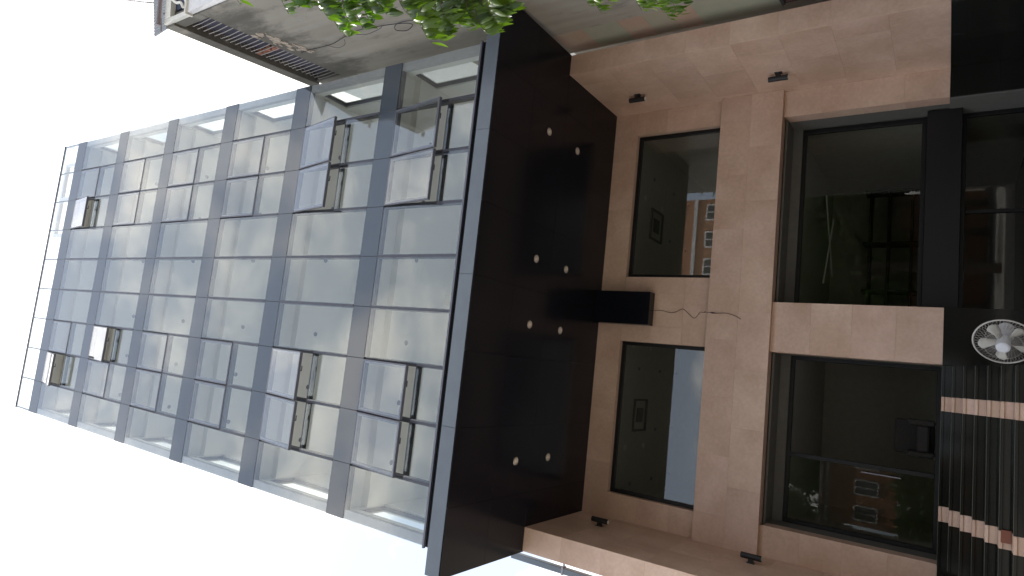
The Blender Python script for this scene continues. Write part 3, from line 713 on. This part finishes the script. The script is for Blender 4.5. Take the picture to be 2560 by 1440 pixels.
MB().tube([Vector((pb.x, pb.y, G)), Vector((pb.x, pb.y, G + 0.02)), Vector((pb.x, pb.y, G + 0.05))], [0.27, 0.27, 0.06], 28).build('base', 'black_paint', fan)

# ------------------------------------------------------------------ the old neighbouring building (right), slightly turned
AN = R(4.79)
nb = thing('neighbour_building', 'old weathered concrete building with barred vent band and peeling side wall', 'building', (10.708, -3.117, G))
NBM = Matrix.Translation((10.708, -3.117, 0)) @ Matrix.Rotation(-AN, 4, 'Z') @ Matrix(((0, 1, 0, 0), (1, 0, 0, 0), (0, 0, 1, 0), (0, 0, 0, 1)))
# local axes: x = along the side wall (away from the street), y = into the building, z up
def nbuild(m, name, mat, parent=None, bevel=0.0, **props):
    m.f = [tuple(reversed(f)) for f in m.f]
    me = m.mesh(name, MAT[mat], bevel)
    o = bpy.data.objects.new(name, me); COL.objects.link(o)
    o.parent = parent or nb
    if parent is None:
        o.matrix_parent_inverse = nb.matrix_basis.inverted(); o.matrix_basis = NBM
    for k, v in props.items(): o[k] = v
    return o
def nbox(name, mat, s0, s1, o0, o1, z0, z1, bevel=0.0, parent=None): return nbuild(MB().box(s0, s1, o0, o1, z0, z1), name, mat, parent, bevel)
nbox('side_wall', 'render_wall', 0.0, 4.66, 0.0, 0.25, G, 14.02, 0.01)
nbox('wall_core', 'render_wall', 0.05, 4.4, 0.26, 6.0, G, 14.0)
nbox('wall_core', 'render_wall', 4.42, 13.0, 0.30, 6.0, G, 7.9)
nbox('rear_side_wall', 'white_trim', 5.9, 13.0, 1.2, 1.4, 7.9, 17.8)  # whitened and set back so more light reaches the right-hand side windows
nbox('vent_pier', 'render_wall', 0.0, 0.24, 0.0, 0.25, 14.022, 15.05, 0.008)
nbox('vent_pier', 'render_wall', 4.02, 4.4, 0.0, 0.25, 14.022, 15.05, 0.008)
nbox('parapet_beam', 'render_wall', -0.02, 4.15, -0.05, 0.3, 15.052, 15.42, 0.01)
nbox('vent_back', 'dark_void', 0.24, 4.02, 0.20, 0.25, 14.022, 15.05)
nbox('roof', 'render_wall', 0.0, 4.1, 0.3, 6.0, 15.1, 15.3)
nbars = 27
for k in range(nbars):
    s = 0.33 + k * (3.62 / (nbars - 1)) + random.uniform(-0.02, 0.02)
    b = random.uniform(0.0, 0.05)
    nbuild(MB().tube([(s, 0.05, 14.02), (s + random.uniform(-.01, .01), 0.02, 14.5), (s, 0.015, 14.90 - b), (s + 0.02, 0.12, 15.0 - b), (s + 0.02, 0.19, 15.02 - b)], 0.0105, 5), 'vent_bar', 'rust')
for z, s in ((0, 2.10), (1, 2.12), (2, 2.09), (3, 2.13), (4, 2.11)):
    nbox('brick', 'brick', s, s + 0.10, 0.06, 0.17, 14.03 + z * 0.20, 14.03 + z * 0.20 + 0.18, 0.006)
for k in range(5):
    nbox('brick', 'brick', 3.75, 3.98, 0.9, 1.3, 15.31 + k * 0.25, 15.31 + k * 0.25 + 0.235, 0.008)
# broken plaster around the cracks
rnd = random.Random(3)
for k in range(46):
    s = 1.2 + 1.45 * rnd.random(); z = 13.80 - 0.36 * (s - 1.2) / 1.4 + rnd.gauss(0, 0.11)
    n = rnd.randint(5, 7); sz = rnd.choice((0.022, 0.035, 0.05, 0.085)); pts = []
    for i in range(n):
        th = 2 * math.pi * i / n + rnd.uniform(-.25, .25); pts.append((s + 1.5 * sz * math.cos(th) * rnd.uniform(.6, 1), z + sz * math.sin(th) * rnd.uniform(.6, 1)))
    m = MB(); d = rnd.uniform(0.008, 0.022)
    m.v = [(p[0], -d, p[1]) for p in pts] + [(p[0], 0.004, p[1]) for p in pts]
    m.f = [tuple(range(n))] + [(i, i + n, (i + 1) % n + n, (i + 1) % n) for i in range(n)]
    nbuild(m, 'plaster_flake', 'flake')
# recessed strip of patched render beside the new stone fin
ps = [(10.2, 7.62, 'patch_tan'), (7.62, 6.86, 'patch_red'), (6.86, 6.02, 'patch_green'), (6.02, 5.46, 'patch_red'), (5.46, 4.92, 'patch_tan'), (4.92, 4.42, 'patch_red'), (4.42, 2.86, 'patch_green')]
for (zt, zb, m) in ps:
    d = random.uniform(0.05, 0.056)
    nbuild(MB().box(4.662, 5.75, d, 0.26, zb + 0.001, zt - 0.001), 'render_patch', m)
nbox('black_upright', 'black_frame', 4.662, 5.6, 0.03, 0.26, 2.795, 2.858)
nbox('door_panel', 'maroon', 4.662, 5.6, 0.06, 0.26, G, 2.79)
# front corner: white veranda frame, gutter and panel facing the street
nbox('corner_post', 'cream', -0.10, -0.005, 0.0, 0.11, 14.25, 15.36, 0.004)
nbox('veranda_panel', 'white_trim', -0.14, -0.01, 0.02, 5.0, 12.25, 14.24, 0.006)
nbox('veranda_cap', 'cream', -0.19, 0.0, -0.03, 5.0, 14.244, 14.30, 0.004)
nbox('front_wall', 'render_wall', -0.02, 0.048, 0.26, 6.0, G, 12.2)
nbox('veranda_void', 'navy', 0.0, 0.05, 0.3, 5.0, 14.3, 15.05)  # dark blue sheet, its colour standing for the shaded opening under the roof
nbox('veranda_beam', 'cream', -0.12, 0.0, 0.112, 5.0, 15.06, 15.30, 0.004)
nbuild(MB().tube([(-0.20, -0.06, 15.40), (-0.20, 5.0, 15.40)], 0.055, 10), 'gutter_pipe', 'pipe')
nbuild(MB().tube(smooth_pts([(-0.13, 0.5, 15.0), (-0.15, 0.35, 14.75), (-0.20, 0.26, 14.45), (-0.2, 0.12, 14.33)]), 0.03, 8), 'elbow_pipe', 'cream')
nbuild(MB().tube([(-0.13, 1.2, 14.9), (-0.16, 0.25, 14.32)], 0.02, 6), 'stay_rod', 'cream')
# loose cable on the side wall
cab = [(2.5, -0.01, 13.7), (2.46, -0.03, 13.25), (2.46, -0.05, 12.46), (2.3, -0.06, 11.8), (2.24, -0.05, 11.3), (2.32, -0.05, 10.7), (2.45, -0.06, 10.1), (2.62, -0.05, 9.95), (2.76, -0.06, 10.25), (2.60, -0.07, 10.45), (2.42, -0.05, 10.2), (2.5, -0.05, 9.6)]
cm = MB().tube(smooth_pts(cab), 0.0095, 5)
cm.tube(smooth_pts([(2.46, -0.02, 12.7), (2.62, -0.08, 12.45), (2.55, -0.1, 12.1), (2.40, -0.06, 11.95)]), 0.006, 5)
cm.tube(smooth_pts([(2.28, -0.05, 11.6), (2.40, -0.1, 11.2), (2.38, -0.08, 10.75), (2.33, -0.05, 10.6)]), 0.006, 5)
cm.v = [tuple(NBM @ Vector(v)) for v in cm.v]
tag(cm.build('hanging_cable', 'wire', None), 'tangled dark cable hanging down the grey concrete side wall', 'cable')
# corrugated roof sheet on its frame above the old roof
cs = thing('corrugated_roof', 'pale corrugated sheet canopy on a steel frame above the old roof', 'roof canopy', (11.4, -2.4, 15.4))
A = Vector((10.99, -2.68, 17.0)); U = Vector((1.6, -0.30, 0.0)); V = Vector((0.80, 0.60, 0.06)) * 2.2
m = MB(); nu, nv = 64, 6
for i in range(nu + 1):
    for j in range(nv + 1):
        p = A + U * (i / nu) + V * (j / nv); p.z += 0.018 * math.cos(i * math.pi / 1.6)
        m.v.append(tuple(p))
for i in range(nu):
    for j in range(nv): k = i * (nv + 1) + j; m.f.append((k, k + 1, k + nv + 2, k + nv + 1))
m.build('roof_sheet', 'sheet', cs)
for k, t in enumerate((0.10, 0.55)):
    p = A + V * t
    MB().tube([p + U * 0.03 + Vector((0, 0, -0.06)), p + U * 0.98 + Vector((0, 0, -0.06))], 0.022, 6).build('purlin', 'galv', cs)
for a in (0.28, 0.9):
    p = A + U * a + V * 0.14
    MB().tube([p + Vector((0, 0, -0.07)), Vector((p.x + 0.1, p.y + 0.15, 15.3))], 0.022, 6).build('roof_post', 'galv', cs)
    MB().tube([p + V * 0.3 + Vector((0, 0, -0.07)), Vector((p.x + 0.1, p.y + 0.15, 15.9))], 0.016, 6).build('brace', 'galv', cs)
# aerial
ae = thing('roof_aerial', 'comb shaped television aerial on a mast above the old roof', 'aerial', (12.98, -1.55, 15.3))
B0, B1 = Vector((12.40, -2.98, 19.0)), Vector((13.02, -1.50, 19.0)); ex = Vector((-0.99, 0.16, 0))
MB().tube([B0, B1], 0.013, 6).build('boom', 'galv', ae)
for k in range(9):
    p = B0 + (B1 - B0) * (0.02 + 0.075 * k); ln = 0.66 - 0.062 * k
    MB().tube([p - ex * ln, p + ex * ln], 0.0045, 4).tube([p + ex * (ln - 0.02), p + ex * ln], 0.011, 5).build('element', 'galv', ae)
MB().tube([Vector((12.98, -1.55, 15.3)), Vector((12.98, -1.55, 19.1))], 0.02, 8).build('mast', 'galv', ae)
MB().tube([B0 + (B1 - B0) * 0.5, Vector((12.98, -1.55, 18.5))], 0.009, 5).build('brace', 'galv', ae)

# ------------------------------------------------------------------ tree reaching in from the right
def leaf_mesh(length, width, curl, fold):
    m = MB(); n = 5
    for i in range(n + 1):
        t = i / n; wd = width * math.sin(math.pi * min(1, t * 0.93 + 0.05)) ** 0.8 * (1 - 0.35 * t)
        x = length * t; z = -curl * length * t * t
        m.v += [(x, -wd, z - fold * wd), (x, 0, z), (x, wd, z - fold * wd)]
    for i in range(n):
        b = i * 3; m.f += [(b, b + 3, b + 4, b + 1), (b + 1, b + 4, b + 5, b + 2)]
    return m
LEAVES = [leaf_mesh(0.155, 0.0235, c, f).mesh('leaf', MAT['leaf'], smooth=True) for c, f in ((0.35, 0.35), (0.6, 0.2), (0.2, 0.5))]
LEAVES_D = [leaf_mesh(0.16, 0.028, c, f).mesh('leaf', MAT['leaf_dark'], smooth=True) for c, f in ((0.25, 0.35), (0.45, 0.2))]
tr = thing('leafy_street_tree', 'street tree whose bright green hanging sprays reach in front of the old wall', 'tree', (8.9, -7.3, G))
TB = Vector((8.9, -7.3, 0))
MB().tube(smooth_pts([(8.9, -7.3, G), (8.85, -7.25, 0.4), (8.95, -7.2, 2.2), (8.8, -7.3, 3.8), (8.9, -7.4, 6.0)]), [0.19 - 0.0065 * i for i in range(21)], 10).build('trunk', 'bark', tr, smooth=True)
def pix(x, y, d):          # a place at depth d metres along the view that the photograph shows at (x, y)
    return Vector(cam.matrix_world.translation) + (RIGHT * ((720 - y) / 1584.95) - UP * ((x - 1280) / 1584.95) + FWD) * d
rl = random.Random(11)
SPRAYS = []
# hanging sprays: tip and root given as measured places of the real tree
def spray(tip, root, dark=0.0, n=8, size=1.0): SPRAYS.append((Vector(tip), Vector(root), dark, int(n * 1.35), size))
def cluster(items, depth, dark, size, n):
    for (x, y) in items:
        d = depth + rl.uniform(-0.45, 0.45)
        tip = pix(x + rl.uniform(-5, 5), y + rl.uniform(-4, 2), d)
        root = pix(x - rl.uniform(5, 30), y - rl.uniform(75, 115), d + rl.uniform(-0.1, 0.3)) + Vector((0, 0, 0.04))
        spray(tip, root, dark, n, size)
cluster([(722, 34), (745, 18), (770, 20), (800, 30), (822, 48), (850, 80), (862, 92), (880, 62), (905, 78), (925, 55), (938, 34), (960, 22), (965, 40)], 5.0, 0.15, 1.0, 9)
cluster([(735, 4), (810, 6), (870, 20), (900, 10), (840, 22), (940, 5)], 5.5, 0.6, 1.05, 8)
cluster([(1014, 26), (1028, 50), (1042, 62), (1056, 80), (1070, 96), (1084, 108), (1100, 104), (1118, 90), (1130, 70), (1150, 66), (1168, 78), (1195, 66), (1210, 84), (1222, 92), (1236, 80), (1248, 60), (1262, 42), (1276, 30), (1285, 16)], 4.7, 0.2, 1.0, 9)
cluster([(1030, 10), (1050, 24), (1070, 46), (1090, 60), (1105, 40), (1125, 50), (1140, 30), (1160, 50), (1180, 34), (1200, 46), (1220, 30), (1240, 40), (1115, 16), (1150, 8), (1195, 10), (1235, 8), (1090, 8), (1060, 2), (1260, 8)], 5.2, 0.92, 1.1, 9)
cluster([(1472, 18), (1492, 10), (1506, 36), (1500, 22), (1528, 14)], 5.3, 0.05, 0.62, 9)
cluster([(1606, 28), (1616, 30), (1628, 24), (1650, 12), (1662, 34), (1674, 46), (1690, 40), (1704, 38), (1716, 14), (1640, 4)], 5.3, 0.05, 0.62, 9)
cluster([(596, 9), (606, 2)], 5.4, 0.05, 0.8, 6)
leaf_specs = []; rach = MB()
for (tip, root, dark, n, size) in SPRAYS:
    d = (tip - root); ln = d.length; dirn = d.normalized()
    pts = [root + d * t + Vector((0, 0, 0.10 * ln * math.sin(math.pi * t))) for t in (0, .25, .5, .75, 1)]
    sp = smooth_pts(pts, 4)
    rach.tube(sp, [0.004 - 0.0025 * i / (len(sp) - 1) for i in range(len(sp))], 4)
    side0 = dirn.cross(Vector((0, 0, 1))).normalized()
    for i in range(n):
        t = 0.12 + 0.88 * i / (n - 1)
        p = sp[min(len(sp) - 1, int(t * (len(sp) - 1)))]
        for sd in ((-1, 1) if i < n - 1 else (0,)):
            out_ = (side0 * sd * rl.uniform(0.3, 0.75) + dirn * rl.uniform(0.15, 0.6) + Vector((0, 0, -1)) * rl.uniform(0.7, 1.5)).normalized()
            zax = (Vector((0, 0, 1)) + side0 * sd * 0.5 + Vector((rl.uniform(-.4, .4), rl.uniform(-.4, .4), 0))); zax = (zax - out_ * zax.dot(out_)).normalized()
            yax = zax.cross(out_)
            s = size * rl.uniform(0.58, 1.2) * (0.8 if i == n - 1 else 1)
            mt = Matrix((( out_.x * s, yax.x * s, zax.x * s, p.x), (out_.y * s, yax.y * s, zax.y * s, p.y), (out_.z * s, yax.z * s, zax.z * s, p.z), (0, 0, 0, 1)))
            leaf_specs.append((mt, rl.random() < dark))
rach.build('spray_stem', 'bark', tr, kind='stuff')
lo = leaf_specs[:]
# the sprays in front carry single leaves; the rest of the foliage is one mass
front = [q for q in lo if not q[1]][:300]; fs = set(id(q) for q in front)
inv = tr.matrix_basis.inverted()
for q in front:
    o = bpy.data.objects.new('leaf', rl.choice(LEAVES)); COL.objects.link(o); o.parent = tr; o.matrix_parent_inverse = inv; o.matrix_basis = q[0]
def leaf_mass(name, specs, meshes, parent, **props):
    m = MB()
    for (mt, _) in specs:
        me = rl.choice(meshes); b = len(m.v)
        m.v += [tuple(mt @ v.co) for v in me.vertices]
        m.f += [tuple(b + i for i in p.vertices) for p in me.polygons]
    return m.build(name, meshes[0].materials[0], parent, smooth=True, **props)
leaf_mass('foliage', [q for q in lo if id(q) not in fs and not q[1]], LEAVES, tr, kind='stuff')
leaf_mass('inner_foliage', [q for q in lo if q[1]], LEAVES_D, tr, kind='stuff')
# limbs and the part of the crown outside the frame
for tgt in ((7.4, -6.6, 4.9), (7.3, -6.2, 3.9), (7.5, -6.0, 2.9)):
    MB().tube(smooth_pts([(8.88, -7.25, 1.6), (8.3, -6.95, (1.6 + tgt[2]) / 2 + 0.5), tgt]), [0.07 - 0.005 * i for i in range(11)], 7).build('limb', 'bark', tr, smooth=True)
sp_ = []
for k in range(1500):
    u = Vector((rl.gauss(0, 1), rl.gauss(0, 1), rl.gauss(0, 1))).normalized() * (rl.random() ** 0.4)
    p = Vector((9.5, -7.6, 5.6)) + Vector((u.x * 1.5, u.y * 1.8, u.z * 1.9))
    q = Quaternion((rl.random(), rl.random() - .5, rl.random() - .5, rl.random() - .5)).normalized()
    sp_.append((Matrix.Translation(p) @ q.to_matrix().to_4x4() @ Matrix.Scale(1.5, 4), False))
leaf_mass('crown', sp_, LEAVES_D, tr, kind='stuff')

# ------------------------------------------------------------------ across the street (seen mirrored in the glass)
def house(name, label, x0, x1, y0, y1, h, mat, floors, cols, sill=0.9):
    t = thing(name, label, 'house', ((x0 + x1) / 2, (y0 + y1) / 2, G))
    box('wall', mat, t, x0, x1, y0, y1, G, h)
    box('roof', 'paver', t, x0 - 0.25, x1 + 0.25, y0 - 0.2, y1 + 0.35, h + 0.002, h + 0.22)
    fh = (h - G) / floors
    for f in range(floors):
        box('string_course', 'white_trim', t, x0 - 0.02, x1 + 0.02, y1 + 0.002, y1 + 0.10, G + (f + 1) * fh - 0.32, G + (f + 1) * fh - 0.1)
        for c in range(cols):
            cw_ = (x1 - x0) / cols; a = x0 + cw_ * (c + 0.2); b = a + cw_ * 0.6
            z0 = G + f * fh + sill; z1 = z0 + 1.35
            fr = MB().frame(a, b, z0, z1, y1 + 0.003, y1 + 0.09, 0.09).box((a + b) / 2 - 0.03, (a + b) / 2 + 0.03, y1 + 0.004, y1 + 0.088, z0 + 0.09, z1 - 0.09).build('window', 'white_trim', t)
            MB().box(a + 0.09, b - 0.09, y1 + 0.005, y1 + 0.03, z0 + 0.091, z1 - 0.091).build('pane', 'house_glass', fr)
    return t
house('orange_house', 'tall orange house with white bands mirrored in the upper right window', 6.6, 15.7, -30, -21.0, 17.5, 'orange', 6, 5)
house('low_orange_house', 'low orange house across the street mirrored in the entrance glass', -4.2, 0.6, -33, -25.5, 6.5, 'orange', 2, 3)
def street_tree(x, y, h, r, seed, label):
    q = random.Random(seed)
    t = thing('street_tree', label, 'tree', (x, y, G))
    MB().tube(smooth_pts([(x, y, G), (x + 0.1, y, h * 0.3), (x - 0.1, y + 0.1, h * 0.65), (x, y, h * 0.9)]), [0.22 - 0.012 * i for i in range(16)], 9).build('trunk', 'bark', t, smooth=True)
    cc = [(Vector((x + q.uniform(-.6, .6) * r, y + q.uniform(-.6, .6) * r, h * q.uniform(0.62, 1.0))), r * q.uniform(0.4, 0.62)) for _ in range(12)]
    sp = []
    for k in range(2600):
        c, cr = q.choice(cc); u = Vector((q.gauss(0, 1), q.gauss(0, 1), q.gauss(0, 1))).normalized() * (q.random() ** 0.33) * cr
        rq = Quaternion((q.random(), q.random() - .5, q.random() - .5, q.random() - .5)).normalized()
        sp.append((Matrix.Translation(c + u) @ rq.to_matrix().to_4x4() @ Matrix.Scale(q.uniform(3.2, 5.0), 4), False))
    leaf_mass('crown', sp, LEAVES_D, t, kind='stuff')
street_tree(18.6, -19.8, 13.2, 2.4, 1, 'tall dark tree by the orange house mirrored in the right window')
for k, (x, y, h, r_, lb) in enumerate((
        (2.3, -21.0, 8.4, 3.1, 'broad dark tree across the street, just right of the low orange house'),
        (-5.9, -20.8, 8.0, 3.0, 'dense dark tree across the street, just left of the low orange house'),
        (-11.5, -21.5, 7.5, 3.4, 'dense tree across the street at the far left end of the row'),
        (6.6, -20.4, 8.2, 3.2, 'dense tree across the street between the two orange houses'),
        (11.2, -19.6, 7.6, 3.2, 'dense tree across the street in front of the tall orange house'),
        (-3.4, -20.2, 1.3, 1.5, 'low bushy tree in front of the left half of the low orange house'),
        (-0.6, -20.0, 1.2, 1.5, 'low bushy tree in front of the right half of the low orange house'),
        (12.9, -18.9, 6.6, 2.8, 'round dark tree at the kerb in front of the tall orange house'),
        (9.0, -18.9, 6.2, 2.7, 'small dark tree at the kerb by the left end of the tall orange house'),
        (16.4, -17.4, 5.2, 2.6, 'low dark tree nearest the road before the right end of the orange house'),
        (10.9, -17.2, 4.6, 2.5, 'low dark tree nearest the road before the middle of the orange house'),
        (14.6, -19.4, 8.4, 2.9, 'dense tree across the street below the right half of the orange house'),
        (18.2, -23.5, 9.0, 3.0, 'dense tree set back behind the tall dark tree across the street'),
        (22.0, -20.5, 9.0, 3.6, 'dense tree across the street at the far right end of the row'))):
    street_tree(x, y, h, r_, 10 + k, lb)
for k, (x, y, h, r_, lb) in enumerate((
        (-1.6, -36.5, 13.5, 4.6, 'very tall tree rising behind the low orange house'),
        (4.6, -30.0, 12.0, 4.2, 'tall tree behind the row, between the two orange houses'),
        (-10.5, -25.0, 9.0, 4.0, 'thick tree filling the gap between the far left trees'),
        (-15.5, -23.5, 9.5, 4.2, 'thick tree at the extreme left end of the row across the street'),
        (-6.2, -27.0, 9.0, 3.2, 'thick tree standing beside the left wall of the low orange house'),
        (-9.5, -30.0, 12.0, 4.4, 'tall tree behind the row at the far left'))):
    street_tree(x, y, h, r_, 30 + k, lb)
